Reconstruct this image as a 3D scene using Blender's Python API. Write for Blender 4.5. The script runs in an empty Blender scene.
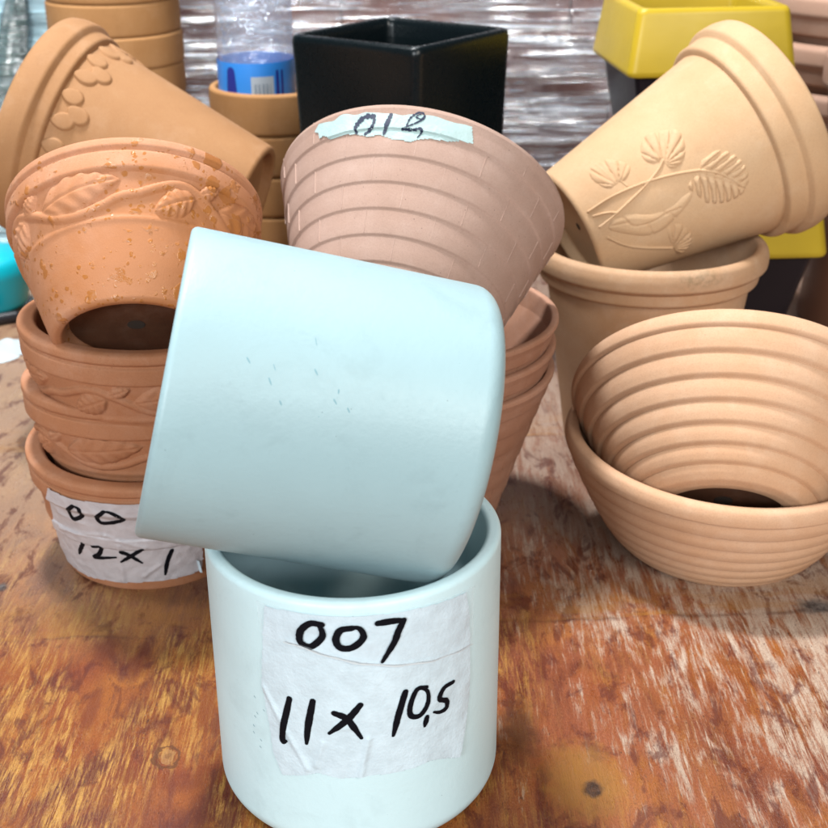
import bpy, math, random
import numpy as np
from mathutils import Vector, Matrix, noise as mnoise
random.seed(7)
sc = bpy.context.scene
COL = sc.collection
S = 0.01                      # everything below is written in centimetres
R_ = math.radians

# ------------------------------------------------------------------ helpers
class MB:
    def __init__(s): s.v = []; s.f = []
    def add(s, vs, fs):
        o = len(s.v); s.v.extend([tuple(p) for p in vs]); s.f.extend([tuple(i + o for i in q) for q in fs]); return s
    def build(s, name, mat, parent=None, smooth=True, sharp=38):
        me = bpy.data.meshes.new(name)
        me.from_pydata([(p[0]*S, p[1]*S, p[2]*S) for p in s.v], [], s.f)
        me.validate(); me.update()
        if smooth:
            me.polygons.foreach_set('use_smooth', [True]*len(me.polygons))
            me.set_sharp_from_angle(angle=R_(sharp))
        me.materials.append(mat)
        o = bpy.data.objects.new(name, me); COL.objects.link(o)
        if parent: o.parent = parent
        return o

def tag(o, label=None, cat=None, group=None, kind=None):
    if label: o['label'] = label
    if cat: o['category'] = cat
    if group: o['group'] = group
    if kind: o['kind'] = kind
    return o

def frame_matrix(base, a):
    a = Vector(a).normalized(); r = Vector((0, -1, 0))
    ex = (r - a*r.dot(a)).normalized(); ey = a.cross(ex)
    m = Matrix((ex, ey, a)).transposed().to_4x4()
    m.translation = Vector(base)*S
    return m

def axis(th, ph):
    th, ph = R_(th), R_(ph)
    return (math.sin(th)*math.cos(ph), math.sin(th)*math.sin(ph), math.cos(th))

def thing(name, label, cat, base=(0, 0, 0), a=(0, 0, 1), group=None):
    o = bpy.data.objects.new(name, None); COL.objects.link(o)
    o.empty_display_size = .01
    o.matrix_world = frame_matrix(base, a)
    return tag(o, label, cat, group)

def kids(o): return [c for c in bpy.data.objects if c.parent == o]
def dup(root, label, base, a=(0, 0, 1), group=None, skip=(), spin=0):
    def cp(o, par):
        c = o.copy(); COL.objects.link(c); c.parent = par
        for ch in kids(o):
            if ch.name.split('.')[0] not in skip: cp(ch, c)
        return c
    r = root.copy(); COL.objects.link(r)
    r.matrix_world = frame_matrix(base, a) @ Matrix.Rotation(R_(spin), 4, 'Z')
    r['label'] = label
    if group: r['group'] = group
    for ch in kids(root):
        if ch.name.split('.')[0] not in skip: cp(ch, r)
    return r

def lathe(prof, n=160, closed=False, mb=None, wob=0.0):
    mb = mb or MB(); vs = []; fs = []
    m = len(prof)
    for i in range(n):
        t = 2*math.pi*i/n; c, s_ = math.cos(t), math.sin(t)
        for (r, z) in prof:
            k = 1.0
            if wob: k = 1 + wob*(math.sin(2*t+1.3) + .6*math.sin(3*t+z*.4))
            vs.append((r*k*c, r*k*s_, z))
    for i in range(n):
        j = (i+1) % n
        for k in range(m if closed else m-1):
            l = (k+1) % m
            fs.append((i*m+k, j*m+k, j*m+l, i*m+l))
    return mb.add(vs, fs)

def arc(cx, cz, r, a0, a1, n=7):
    return [(cx + r*math.cos(R_(a0+(a1-a0)*i/n)), cz + r*math.sin(R_(a0+(a1-a0)*i/n))) for i in range(n+1)]

def rounded(poly, rad=.06, n=3):
    """round the corners of an open (r,z) polyline"""
    out = [poly[0]]
    for i in range(1, len(poly)-1):
        p0, p1, p2 = (np.array(poly[j], float) for j in (i-1, i, i+1))
        d0, d2 = p0-p1, p2-p1
        l0, l2 = np.linalg.norm(d0), np.linalg.norm(d2)
        q = min(rad, .45*l0, .45*l2)
        a, b = p1 + d0/l0*q, p1 + d2/l2*q
        for k in range(n+1):
            t = k/n; out.append(tuple((1-t)**2*a + 2*t*(1-t)*p1 + t*t*b))
    out.append(poly[-1]); return out

def spline(pts, per=8):
    P = [np.array(p, float) for p in pts]
    if len(P) == 2: return [P[0] + (P[1]-P[0])*t for t in np.linspace(0, 1, per+1)]
    P = [2*P[0]-P[1]] + P + [2*P[-1]-P[-2]]
    out = []
    for i in range(1, len(P)-2):
        p0, p1, p2, p3 = P[i-1:i+3]
        for k in range(per):
            t = k/per
            out.append(.5*((2*p1) + (p2-p0)*t + (2*p0-5*p1+4*p2-p3)*t*t + (3*p1-p0-3*p2+p3)*t**3))
    out.append(P[-2]); return out

def ribbon(mb, pts, w, surf, h, jag=0.0, taper=True):
    """a pen stroke: flat ribbon with round ends laid on a surface"""
    C = spline(pts); n = len(C); L = []; Rr = []
    for i, p in enumerate(C):
        d = C[min(i+1, n-1)] - C[max(i-1, 0)]; d = d/(np.linalg.norm(d)+1e-9); nn = np.array([-d[1], d[0]])
        t = i/(n-1)
        ww = w*(.82+.28*math.sin(2.6*t+.5)) * (1 + (random.random()-.5)*jag)
        if taper: ww *= 1-.35*max(0, t-.75)/.25
        L.append(p+nn*ww/2); Rr.append(p-nn*ww/2)
    def cap(p, a, b, out):
        c = (a+b)/2; r = np.linalg.norm(a-b)/2; th = math.atan2(*(a-c)[::-1]); res = []
        for k in range(1, 6):
            t = th + out*math.pi*k/6; res.append(c + r*np.array([math.cos(t), math.sin(t)]))
        return res
    d0 = C[0]-C[1]; a = L[0]-C[0]
    s0 = 1 if (a[0]*d0[1]-a[1]*d0[0]) > 0 else -1
    c0 = cap(C[0], L[0], Rr[0], s0)
    d1 = C[-1]-C[-2]; a = L[-1]-C[-1]
    s1 = 1 if (a[0]*d1[1]-a[1]*d1[0]) > 0 else -1
    c1 = cap(C[-1], L[-1], Rr[-1], s1)
    vs = []; fs = []
    for i in range(n): vs += [surf(*L[i], h), surf(*C[i], h), surf(*Rr[i], h)]
    for i in range(n-1):
        a = 3*i; fs += [(a, a+1, a+4, a+3), (a+1, a+2, a+5, a+4)]
    k = len(vs); vs += [surf(*p, h) for p in c0]; ring = [0]+list(range(k, k+5))+[2]
    fs += [(1, ring[i], ring[i+1]) for i in range(6)]
    e = 3*(n-1); k = len(vs); vs += [surf(*p, h) for p in c1]; ring = [e]+list(range(k, k+5))+[e+2]
    fs += [(e+1, ring[i], ring[i+1]) for i in range(6)]
    mb.add(vs, fs)

def inpoly(X, Y, poly):
    ins = np.zeros(X.shape, bool); n = len(poly)
    for i in range(n):
        x0, y0 = poly[i]; x1, y1 = poly[(i+1) % n]
        if y0 == y1: continue
        c = ((y0 > Y) != (y1 > Y)) & (X < (x1-x0)*(Y-y0)/(y1-y0)+x0)
        ins ^= c
    return ins

def segdist(X, Y, pts, closed=False):
    D = np.full(X.shape, 1e9); T = np.zeros(X.shape); P = list(pts)+([pts[0]] if closed else [])
    acc = 0
    for (x0, y0), (x1, y1) in zip(P[:-1], P[1:]):
        dx, dy = x1-x0, y1-y0; L2 = dx*dx+dy*dy+1e-12
        t = np.clip(((X-x0)*dx+(Y-y0)*dy)/L2, 0, 1)
        d = np.hypot(X-x0-t*dx, Y-y0-t*dy); m = d < D
        T[m] = (acc+t*math.sqrt(L2))[m]; D = np.minimum(D, d); acc += math.sqrt(L2)
    return D, T

def sstep(a, b, x):
    t = np.clip((x-a)/(b-a), 0, 1); return t*t*(3-2*t)

def grid_patch(u0, u1, v0, v1, step, hfun, surf, keep=None, wrap=False):
    nu = max(2, int(round((u1-u0)/step))); nv = max(2, int(round((v1-v0)/step)))
    us = np.linspace(u0, u1, nu+1)[:-1] if wrap else np.linspace(u0, u1, nu+1); vs_ = np.linspace(v0, v1, nv+1)
    U, V = np.meshgrid(us, vs_, indexing='ij'); H = hfun(U, V)
    K = keep(U, V, H) if keep else np.ones_like(H, bool)
    n0, n1 = U.shape; idx = -np.ones(U.shape, int); vs = []; fs = []
    rng = range(n0) if wrap else range(n0-1)
    for i in rng:
        j = (i+1) % n0
        for k in range(n1-1):
            if K[i, k] or K[j, k] or K[i, k+1] or K[j, k+1]:
                q = []
                for (a, b) in ((i, k), (j, k), (j, k+1), (i, k+1)):
                    if idx[a, b] < 0:
                        idx[a, b] = len(vs); vs.append(surf(U[a, b], V[a, b], H[a, b]))
                    q.append(idx[a, b])
                fs.append(tuple(q))
    return MB().add(vs, fs)

def vnoise(U, V, s, seed=0.0):
    out = np.empty(U.shape)
    for i in np.ndindex(U.shape): out[i] = mnoise.noise((U[i]*s+seed, V[i]*s-seed*.7, seed*1.3))
    return out

def surf_of(prof_out, Rref):
    """(u, v, h) -> point on the outer wall; u = angle*Rref, v = height along the axis"""
    zs = np.array([p[1] for p in prof_out]); rs = np.array([p[0] for p in prof_out])
    def f(u, v, h):
        r = float(np.interp(v, zs, rs))+h; t = u/Rref
        return (r*math.cos(t), r*math.sin(t), v)
    return f

# ------------------------------------------------------------------ materials
class NT:
    def __init__(s, name):
        s.m = bpy.data.materials.new(name); s.m.use_nodes = True; s.t = s.m.node_tree
        s.b = s.t.nodes['Principled BSDF']; s.out = s.t.nodes['Material Output']
    def n(s, typ, **kw):
        x = s.t.nodes.new(typ)
        for k, v in kw.items(): setattr(x, k, v)
        return x
    def put(s, sock, val):
        if hasattr(val, 'is_output'): s.t.links.new(val, sock)
        elif isinstance(val, (tuple, list)): sock.default_value = tuple(val)+((1,) if len(val) == 3 and len(sock.default_value) == 4 else ())
        else: sock.default_value = val
    def coord(s, scale=(1, 1, 1), rot=(0, 0, 0), loc=(0, 0, 0)):
        c = s.n('ShaderNodeTexCoord'); m = s.n('ShaderNodeMapping')
        m.inputs['Scale'].default_value = [q*100 for q in scale]; m.inputs['Rotation'].default_value = rot; m.inputs['Location'].default_value = loc
        s.t.links.new(c.outputs['Object'], m.inputs['Vector']); return m.outputs['Vector']
    def noise(s, vec, scale, detail=3, rough=.55, dist=0.0):
        x = s.n('ShaderNodeTexNoise'); s.put(x.inputs['Vector'], vec); x.inputs['Scale'].default_value = scale
        x.inputs['Detail'].default_value = detail; x.inputs['Roughness'].default_value = rough; x.inputs['Distortion'].default_value = dist
        return x.outputs['Fac']
    def ramp(s, fac, stops):
        x = s.n('ShaderNodeValToRGB'); s.put(x.inputs['Fac'], fac); e = x.color_ramp.elements
        while len(e) < len(stops): e.new(.5)
        for q, (p, c) in zip(e, stops):
            q.position = p; q.color = (c, c, c, 1) if not isinstance(c, (tuple, list)) else tuple(c)+(1,)
        return x.outputs['Color']
    def mix(s, f, a, b, mode='MIX'):
        x = s.n('ShaderNodeMix', data_type='RGBA', blend_type=mode); s.put(x.inputs[0], f); s.put(x.inputs[6], a); s.put(x.inputs[7], b); return x.outputs[2]
    def math(s, op, a, b=0.0, c=None):
        x = s.n('ShaderNodeMath', operation=op); s.put(x.inputs[0], a); s.put(x.inputs[1], b)
        if c is not None: s.put(x.inputs[2], c)
        return x.outputs[0]
    def sep(s, vec):
        x = s.n('ShaderNodeSeparateXYZ'); s.put(x.inputs[0], vec); return x.outputs
    def bump(s, h, strength=.3, dist=.001, nrm=None):
        x = s.n('ShaderNodeBump'); s.put(x.inputs['Height'], h); x.inputs['Strength'].default_value = strength; x.inputs['Distance'].default_value = dist
        if nrm: s.put(x.inputs['Normal'], nrm)
        return x.outputs['Normal']
    def base(s, **kw):
        for k, v in kw.items(): s.put(s.b.inputs[k], v)
        return s

ALB = .62          # real clay, paint and paper are about this much darker than their sunlit look
def dim(c): return tuple(q*ALB for q in c)
def plain(name, col, rough=.5, spec=.5, var=.0, **kw):
    col = dim(col)
    t = NT(name)
    if var:
        f = t.noise(t.coord(), .6, 4)
        col2 = tuple(max(0, c*(1-var)) for c in col); col = t.mix(f, col2, tuple(min(1, c*(1+var)) for c in col))
    t.base(**{'Base Color': col, 'Roughness': rough, 'Specular IOR Level': spec}, **kw)
    return t.m

def clay(name, col, dark, pale, wet=False, rough=.78, speck=.5, seed=0.0, dusty=.35, smudge=None):
    col, dark, pale = dim(col), dim(dark), dim(pale)
    t = NT(name); p = t.coord(loc=(seed, seed*.7, -seed))
    big = t.noise(p, .16, 3, .6); mid = t.noise(p, .9, 5, .65); fine = t.noise(p, 14, 4, .7)
    c = t.mix(t.ramp(big, [(.32, 0), (.68, 1)]), dark, col)
    c = t.mix(t.math('MULTIPLY', t.ramp(mid, [(.45, 0), (.75, 1)]), dusty), c, pale)
    c = t.mix(t.math('MULTIPLY', t.ramp(fine, [(.35, 1), (.55, 0)]), .22), c, tuple(q*.55 for q in dark))
    vo = t.n('ShaderNodeTexVoronoi'); t.put(vo.inputs['Vector'], p); vo.inputs['Scale'].default_value = 3.2
    pit = t.math('LESS_THAN', vo.outputs['Distance'], .085)
    gate = t.math('GREATER_THAN', t.noise(p, 1.3, 2), .5)
    pit = t.math('MULTIPLY', t.math('MULTIPLY', pit, gate), speck)
    c = t.mix(pit, c, tuple(q*.35 for q in dark))
    if smudge:
        (sx, sy, sz), sr = smudge
        X, Y, Z = t.sep(t.coord())
        e = [t.math('SUBTRACT', X, sx), t.math('SUBTRACT', Y, sy), t.math('MULTIPLY', t.math('SUBTRACT', Z, sz), 2.6)]
        d = t.math('SQRT', t.math('ADD', t.math('ADD', t.math('MULTIPLY', e[0], e[0]), t.math('MULTIPLY', e[1], e[1])), t.math('MULTIPLY', e[2], e[2])))
        f = t.math('MULTIPLY', t.ramp(t.math('DIVIDE', d, sr), [(.3, 1), (1.0, 0)]), t.ramp(t.noise(t.coord(), 3.2, 4, .7), [(.42, 0), (.6, 1)]))
        c = t.mix(t.math('MULTIPLY', f, .6), c, dim((.30, .21, .11)))
    h = t.math('ADD', t.math('MULTIPLY', fine, .6), t.math('MULTIPLY', mid, .5))
    h = t.math('SUBTRACT', h, t.math('MULTIPLY', pit, .8))
    bl = t.noise(t.coord(loc=(seed*2, 3, 1)), .45, 6, .7, .3)
    c = t.mix(t.math('MULTIPLY', t.ramp(bl, [(.52, 0), (.70, 1)]), .28), c, tuple(min(1, q*1.0+.05) for q in pale))
    c = t.mix(t.math('MULTIPLY', t.ramp(bl, [(.28, 1), (.42, 0)]), .30), c, tuple(q*.78 for q in dark))
    nrm = t.bump(h, .30, .0007)
    rg = t.math('ADD', t.math('MULTIPLY', mid, .2), rough-.12)
    if wet:
        # water splashed on the wall: a soft damp area, blots that merge, and standing drops
        q = t.coord(); x, y, z = t.sep(q)
        ang = t.math('ARCTAN2', y, x)
        side = t.ramp(t.math('MULTIPLY_ADD', ang, .32, .46), [(.18, 0), (.72, 1)])
        low = t.ramp(t.math('MULTIPLY_ADD', z, -.16, 1.0), [(.0, .25), (.45, 1)])
        zone = t.math('MULTIPLY', t.math('MULTIPLY_ADD', side, .75, .25), low)
        damp = t.ramp(t.math('ADD', t.math('MULTIPLY', t.noise(q, .38, 4, .6, .4), .8), t.math('MULTIPLY', zone, .42)), [(.42, 0), (.72, 1)])
        c = t.mix(t.math('MULTIPLY', damp, .75), c, dim((.60, .225, .075)))
        rg = t.math('MULTIPLY_ADD', damp, -.22, rg)
        wn = t.n('ShaderNodeTexNoise'); t.put(wn.inputs['Vector'], q); wn.inputs['Scale'].default_value = 1.6; wn.inputs['Detail'].default_value = 3
        wv = t.n('ShaderNodeVectorMath', operation='MULTIPLY_ADD'); t.put(wv.inputs[0], wn.outputs['Color']); wv.inputs[1].default_value = (.42, .42, .42); t.put(wv.inputs[2], q)
        tot = None; gate = t.noise(q, .55, 3, .6, .3)
        for sc_, rad, g0 in ((1.0, .62, .44), (2.0, .60, .41), (4.2, .52, .40)):
            v = t.n('ShaderNodeTexVoronoi'); t.put(v.inputs['Vector'], wv.outputs[0]); v.inputs['Scale'].default_value = sc_
            rnd_ = t.sep(v.outputs['Color'])[0]
            rr_ = t.math('MULTIPLY', t.math('MULTIPLY', rnd_, rnd_), rad)
            k_ = t.ramp(t.math('SUBTRACT', t.math('ADD', gate, t.math('MULTIPLY', zone, .16)), g0+.12), [(0, 0), (.05, 1)])
            d_ = t.math('MULTIPLY', t.ramp(t.math('SUBTRACT', rr_, v.outputs['Distance']), [(0, 0), (.05, 1)]), k_)
            tot = d_ if tot is None else t.math('MAXIMUM', tot, d_)
        c = t.mix(t.math('MULTIPLY', tot, .68), c, t.mix(gate, dim((.66, .25, .04)), dim((.42, .13, .025))))
        rg = t.math('MAXIMUM', t.math('MULTIPLY_ADD', tot, -.6, rg), .08)
        nrm = t.bump(tot, .3, .0016, nrm)
    t.base(**{'Base Color': c, 'Roughness': rg, 'Specular IOR Level': .35, 'Normal': nrm})
    return t.m

M_TERRA = clay('clay_red', (.62, .265, .13), (.52, .20, .085), (.68, .35, .21), seed=3)
M_TERRAW = clay('clay_red_wet', (.74, .345, .19), (.64, .275, .135), (.78, .42, .27), wet=True, seed=8)
M_PINK = clay('clay_pink', (.57, .375, .30), (.50, .31, .235), (.63, .44, .365), seed=15, speck=.7)
M_PINK2 = clay('clay_pink_deep', (.60, .31, .20), (.52, .25, .15), (.68, .40, .29), seed=18, speck=.7)
M_PEACH = clay('clay_peach', (.80, .51, .29), (.73, .43, .225), (.83, .57, .36), seed=21, speck=.25, dusty=.25)
M_SAND = clay('clay_sand', (.71, .435, .26), (.63, .36, .19), (.76, .54, .37), seed=33, speck=.35, smudge=((6.3, 1.6, 12.2), 1.9))
M_BOWL = clay('clay_bowl', (.85, .515, .32), (.77, .425, .235), (.88, .59, .40), seed=41, speck=.3, dusty=.25)
M_OCHRE = clay('clay_ochre', (.53, .265, .112), (.47, .225, .09), (.57, .31, .15), seed=52, speck=.12, dusty=.25)
M_BAND = clay('clay_orange', (.64, .325, .125), (.56, .265, .09), (.70, .38, .17), seed=61, speck=.2)
M_PALE = clay('clay_pale', (.68, .42, .30), (.62, .36, .25), (.72, .48, .36), seed=72, speck=.1)
M_BROWN = clay('clay_brown', (.30, .13, .075), (.22, .09, .05), (.36, .18, .11), seed=77, rough=.5)
M_DAMP_SHADE = clay('clay_damp_shaded_base', (.20, .085, .045), (.12, .045, .025), (.26, .12, .065), seed=92, rough=.45)  # damp clay, with the shade of the recessed undersides painted in
M_HOLE = plain('hole_dark', (.06, .035, .022), .9)
M_INK = plain('black_marker_ink', (.004, .005, .009), .6, .12)
M_INKB = plain('faded_blue_ink', (.012, .02, .06), .5)

def glaze(name, col, rough=.33):
    col = dim(col)
    t = NT(name); p = t.coord()
    a = t.noise(p, .25, 3); b = t.noise(p, 5, 4, .6)
    c = t.mix(t.ramp(a, [(.35, 0), (.7, 1)]), tuple(q*.95 for q in col), col)
    c = t.mix(t.math('MULTIPLY', t.ramp(b, [(.62, 0), (.8, 1)]), .25), c, tuple(q*.72 for q in col))
    sm_ = t.noise(t.coord(loc=(4, 9, 2)), .42, 6, .68, .5)
    c = t.mix(t.math('MULTIPLY', t.ramp(sm_, [(.53, 0), (.68, 1)]), .16), c, tuple(q*.55 for q in col))
    vo = t.n('ShaderNodeTexVoronoi'); t.put(vo.inputs['Vector'], p); vo.inputs['Scale'].default_value = 1.7
    ph = t.math('MULTIPLY', t.math('LESS_THAN', vo.outputs['Distance'], .035), t.math('GREATER_THAN', t.noise(p, .7, 2), .56))
    c = t.mix(t.math('MULTIPLY', ph, .6), c, tuple(q*.3 for q in col))
    t.base(**{'Base Color': c, 'Roughness': t.math('MULTIPLY_ADD', b, .15, rough), 'Specular IOR Level': .4,
              'Normal': t.bump(t.math('ADD', t.math('MULTIPLY', a, 3.0), b), .12, .0008)})
    return t.m
M_WHITE = glaze('pale_blue_white_glaze', (.45, .63, .67), .36)
M_WHITE2 = glaze('pale_white_glaze', (.86, 1.13, 1.19), .36)
M_SCUFF = plain('scuff', (.26, .46, .52), .8)

def paper(name, col):
    col = dim(col)
    t = NT(name); p = t.coord()
    f = t.noise(p, 1.2, 5, .65); g = t.noise(p, 9, 3)
    c = t.mix(t.ramp(f, [(.35, 0), (.7, 1)]), tuple(q*.86 for q in col), col)
    t.base(**{'Base Color': c, 'Roughness': .42, 'Specular IOR Level': .45, 'Normal': t.bump(t.math('ADD', f, t.math('MULTIPLY', g, .25)), .35, .0016)})
    return t.m
M_PAPER = paper('label_paper', (.88, 1.06, 1.16))
M_PAPER2 = paper('label_paper_pink', (.76, .70, .72))
M_TAPE3 = paper('masking_tape', (.56, .74, .73))

def clear_tape():
    t = NT('clear_tape')
    tr = t.n('ShaderNodeBsdfTransparent'); mx = t.n('ShaderNodeMixShader'); f = t.noise(t.coord(), 2.5, 4)
    t.base(**{'Base Color': (.78, .84, .9), 'Roughness': .25, 'Normal': t.bump(f, .3, .001)})
    mx.inputs[0].default_value = .10
    t.t.links.new(tr.outputs[0], mx.inputs[1]); t.t.links.new(t.b.outputs[0], mx.inputs[2]); t.t.links.new(mx.outputs[0], t.out.inputs['Surface'])
    return t.m
M_CTAPE = clear_tape()

# ------------------------------------------------------------------ table
def table_mat():
    t = NT('worn_painted_wood'); p = t.coord(); X, Y, Z = t.sep(p)
    pr = t.coord(rot=(0, 0, R_(-3)))
    big = t.noise(p, .11, 4, .6, .5); big2 = t.noise(t.coord(loc=(37, 11, 0)), .16, 4, .6, .8)
    st = t.coord(scale=(1, .20, 1)); stf = t.coord(scale=(1, .075, 1))
    med = t.noise(st, .9, 6, .68, .6)
    grain = t.noise(stf, 4.2, 5, .7, .15); fib = t.noise(stf, 11, 4, .75)
    # stain colours
    c = t.mix(t.ramp(big, [(.36, 0), (.60, 1)]), (.28, .060, .018), (.47, .165, .030))
    c = t.mix(t.ramp(t.noise(t.coord(scale=(1, .4, 1), loc=(5, 3, 0)), .33, 5, .65, .8), [(.47, 0), (.62, 1)]), c, (.17, .040, .022))
    c = t.mix(t.math('MULTIPLY', t.ramp(big2, [(.50, 0), (.66, 1)]), .8), c, (.14, .034, .026))
    # bare yellow fibres showing through, in combed streaks along the grain
    ym = t.math('MULTIPLY', t.ramp(t.math('ADD', t.math('MULTIPLY', grain, .6), t.math('MULTIPLY', fib, .4)), [(.47, 0), (.57, 1)]), t.ramp(t.noise(t.coord(scale=(1, .5, 1), loc=(9, 1, 0)), .28, 3, .6, .5), [(.40, 0), (.58, 1)]))
    c = t.mix(t.math('MULTIPLY', ym, t.ramp(t.math('MULTIPLY_ADD', X, -.03, .55), [(.2, .3), (.6, .9)])), c, (.66, .36, .085))
    # red paint on the right and behind
    right = t.ramp(t.math('MULTIPLY_ADD', X, .03, .44), [(.44, 0), (.66, 1)])
    far = t.ramp(t.math('MULTIPLY_ADD', Y, .02, -.62), [(.36, 0), (.72, 1)])
    redm = t.math('MULTIPLY', right, t.ramp(med, [(.38, 0), (.55, 1)]))
    c = t.mix(t.math('MULTIPLY', redm, .75), c, t.mix(big2, (.34, .095, .05), (.50, .16, .055)))
    # pale worn scratches and rubbed patches
    scr = t.math('ADD', t.math('MULTIPLY', med, .50), t.math('ADD', t.math('MULTIPLY', grain, .32), t.math('MULTIPLY', fib, .22)))
    bare = t.ramp(t.math('MULTIPLY_ADD', X, .032, t.math('MULTIPLY_ADD', Y, .012, t.math('MULTIPLY', big, .9))), [(.95, 0), (1.0, .0)])
    where = t.math('ADD', t.math('MULTIPLY', X, .0085), t.math('MULTIPLY', t.math('SUBTRACT', Y, 45.0), .0034))
    where = t.math('MINIMUM', t.math('MAXIMUM', where, -.06), .20)
    thr = t.math('SUBTRACT', t.math('MULTIPLY_ADD', big2, .20, .515), where)
    pm = t.ramp(t.math('SUBTRACT', scr, thr), [(.0, 0), (.085, 1)])
    palec = t.mix(t.ramp(grain, [(.35, 0), (.65, 1)]), (.50, .35, .24), (.72, .60, .48))
    c = t.mix(t.math('MULTIPLY', pm, .88), c, palec)
    # far part: paler, greyed
    left_far = t.math('MULTIPLY', far, t.ramp(t.math('MULTIPLY_ADD', X, -.03, .5), [(.6, 0), (.95, 1)]))
    c = t.mix(t.math('MULTIPLY', far, .55), c, t.mix(t.noise(st, .5, 5, .6), (.30, .17, .13), (.46, .33, .26)))
    c = t.mix(t.math('MULTIPLY', left_far, .6), c, (.60, .40, .25))
    grit = t.noise(t.coord(scale=(1, .5, 1)), 16, 4, .75)
    c = t.mix(t.math('MULTIPLY', t.ramp(grit, [(.34, 1), (.5, 0)]), .5), c, (.10, .032, .015))
    c = t.mix(t.math('MULTIPLY', t.ramp(grit, [(.56, 0), (.72, 1)]), .30), c, (.70, .46, .24))
    blot = t.noise(t.coord(scale=(1, .45, 1), loc=(21, 8, 0)), .75, 6, .7, .6)
    c = t.mix(t.math('MULTIPLY', t.ramp(blot, [(.53, 0), (.61, 1)]), .72), c, (.13, .027, .018))
    # dark flecks in the grain
    fl = t.math('GREATER_THAN', t.noise(t.coord(scale=(1, .35, 1), loc=(2, 7, 0)), 7.5, 2, .5), .70)
    c = t.mix(t.math('MULTIPLY', fl, .65), c, (.07, .03, .02))
    # seams of the boards (across the view)
    yr = t.sep(pr)[1]
    yr = t.math('ADD', yr, t.math('MULTIPLY', t.noise(p, .35, 4), 1.1))
    for y0, w in ((52.5, .14), (72.8, .10)):
        d = t.math('ABSOLUTE', t.math('SUBTRACT', yr, y0))
        s = t.math('MULTIPLY', t.ramp(d, [(0, 1), (w*1.7, 0)]), t.ramp(t.noise(p, .5, 4), [(.42, 0), (.6, 1)]))
        c = t.mix(t.math('MULTIPLY', s, .6), c, (.12, .04, .02))
        band = t.ramp(t.math('MULTIPLY_ADD', t.math('SUBTRACT', yr, y0), .25, .0), [(0, 0), (.02, 1), (.55, .6), (.9, 0)])
        c = t.mix(t.math('MULTIPLY', t.math('MULTIPLY', band, t.ramp(t.noise(t.coord(scale=(.35, 1, 1)), .8, 5, .65), [(.42, 0), (.58, 1)])), .5), c, (.46, .21, .04))
    # knots
    def dist(x0, y0, sx=1, sy=1):
        dx = t.math('MULTIPLY', t.math('SUBTRACT', X, x0), 1/sx); dy = t.math('MULTIPLY', t.math('SUBTRACT', Y, y0), 1/sy)
        d = t.math('SQRT', t.math('ADD', t.math('MULTIPLY', dx, dx), t.math('MULTIPLY', dy, dy)))
        return t.math('ADD', d, t.math('MULTIPLY', t.math('SUBTRACT', t.noise(p, 1.7, 5, .65), .35), .9))
    halo = t.ramp(dist(6.6, 41.0, 2.2, 3.2), [(.55, 1), (1.0, 0)])
    c = t.mix(t.math('MULTIPLY', halo, .6), c, t.mix(grain, (.55, .30, .05), (.30, .12, .03)))
    k1 = t.ramp(dist(6.9, 40.4, .55, .70), [(.62, 1), (1.1, 0)]); c = t.mix(t.math('MULTIPLY', k1, .95), c, t.mix(t.ramp(t.noise(p, 4, 4, .7), [(.4, 0), (.65, 1)]), (.035, .018, .014), (.13, .065, .04)))
    k1b = t.ramp(dist(4.3, 44.2, 1.3, 3.2), [(.4, 1), (1.1, 0)]); c = t.mix(t.math('MULTIPLY', k1b, .75), c, (.075, .026, .012))
    k2 = dist(-10.2, 42.6, .75, .95)
    ring = t.math('MULTIPLY', t.math('GREATER_THAN', k2, .72), t.math('LESS_THAN', k2, .92)); c = t.mix(t.math('MULTIPLY', ring, .8), c, (.14, .05, .02))
    core = t.math('LESS_THAN', k2, .58); c = t.mix(t.math('MULTIPLY', core, .55), c, (.48, .27, .10)); c = t.mix(t.math('MULTIPLY', t.math('LESS_THAN', k2, .3), .5), c, (.2, .08, .03))
    for (x0, y0, sx, sy) in ((19.4, 53.3, 1.4, .95), (-20.7, 55.7, .45, .6)):
        k = t.ramp(dist(x0, y0, sx, sy), [(.5, 1), (1.15, 0)]); c = t.mix(t.math('MULTIPLY', k, .85), c, t.mix(t.ramp(t.noise(p, 2.5, 4, .7), [(.42, 0), (.6, 1)]), (.03, .033, .04), (.17, .16, .155)))
    for (x0, y0, sx, sy) in ((-9.0, 46.0, .7, 2.6), (-11.6, 41.5, .7, .9), (-9.4, 41.0, 1.3, .9), (-12.6, 49.3, .55, 2.2), (-14.3, 50.2, .9, 1.6), (-14.0, 45.8, .5, 2.8)):
        k = t.ramp(dist(x0, y0, sx, sy), [(.55, 1), (1.05, 0)]); c = t.mix(t.math('MULTIPLY', k, .62), c, (.20, .045, .018))
    c = t.mix(1.0, c, (.60, .57, .56), 'MULTIPLY')
    h = t.math('ADD', t.math('MULTIPLY', grain, .8), t.math('ADD', t.math('MULTIPLY', fib, .5), t.math('MULTIPLY', pm, -.5)))
    rg = t.math('ADD', t.math('MULTIPLY', pm, .30), t.math('MULTIPLY_ADD', med, .35, .13))
    t.base(**{'Base Color': c, 'Roughness': rg, 'Specular IOR Level': .30, 'Normal': t.bump(t.math('ADD', h, t.math('MULTIPLY', grit, .5)), .45, .0014)})
    return t.m

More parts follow.
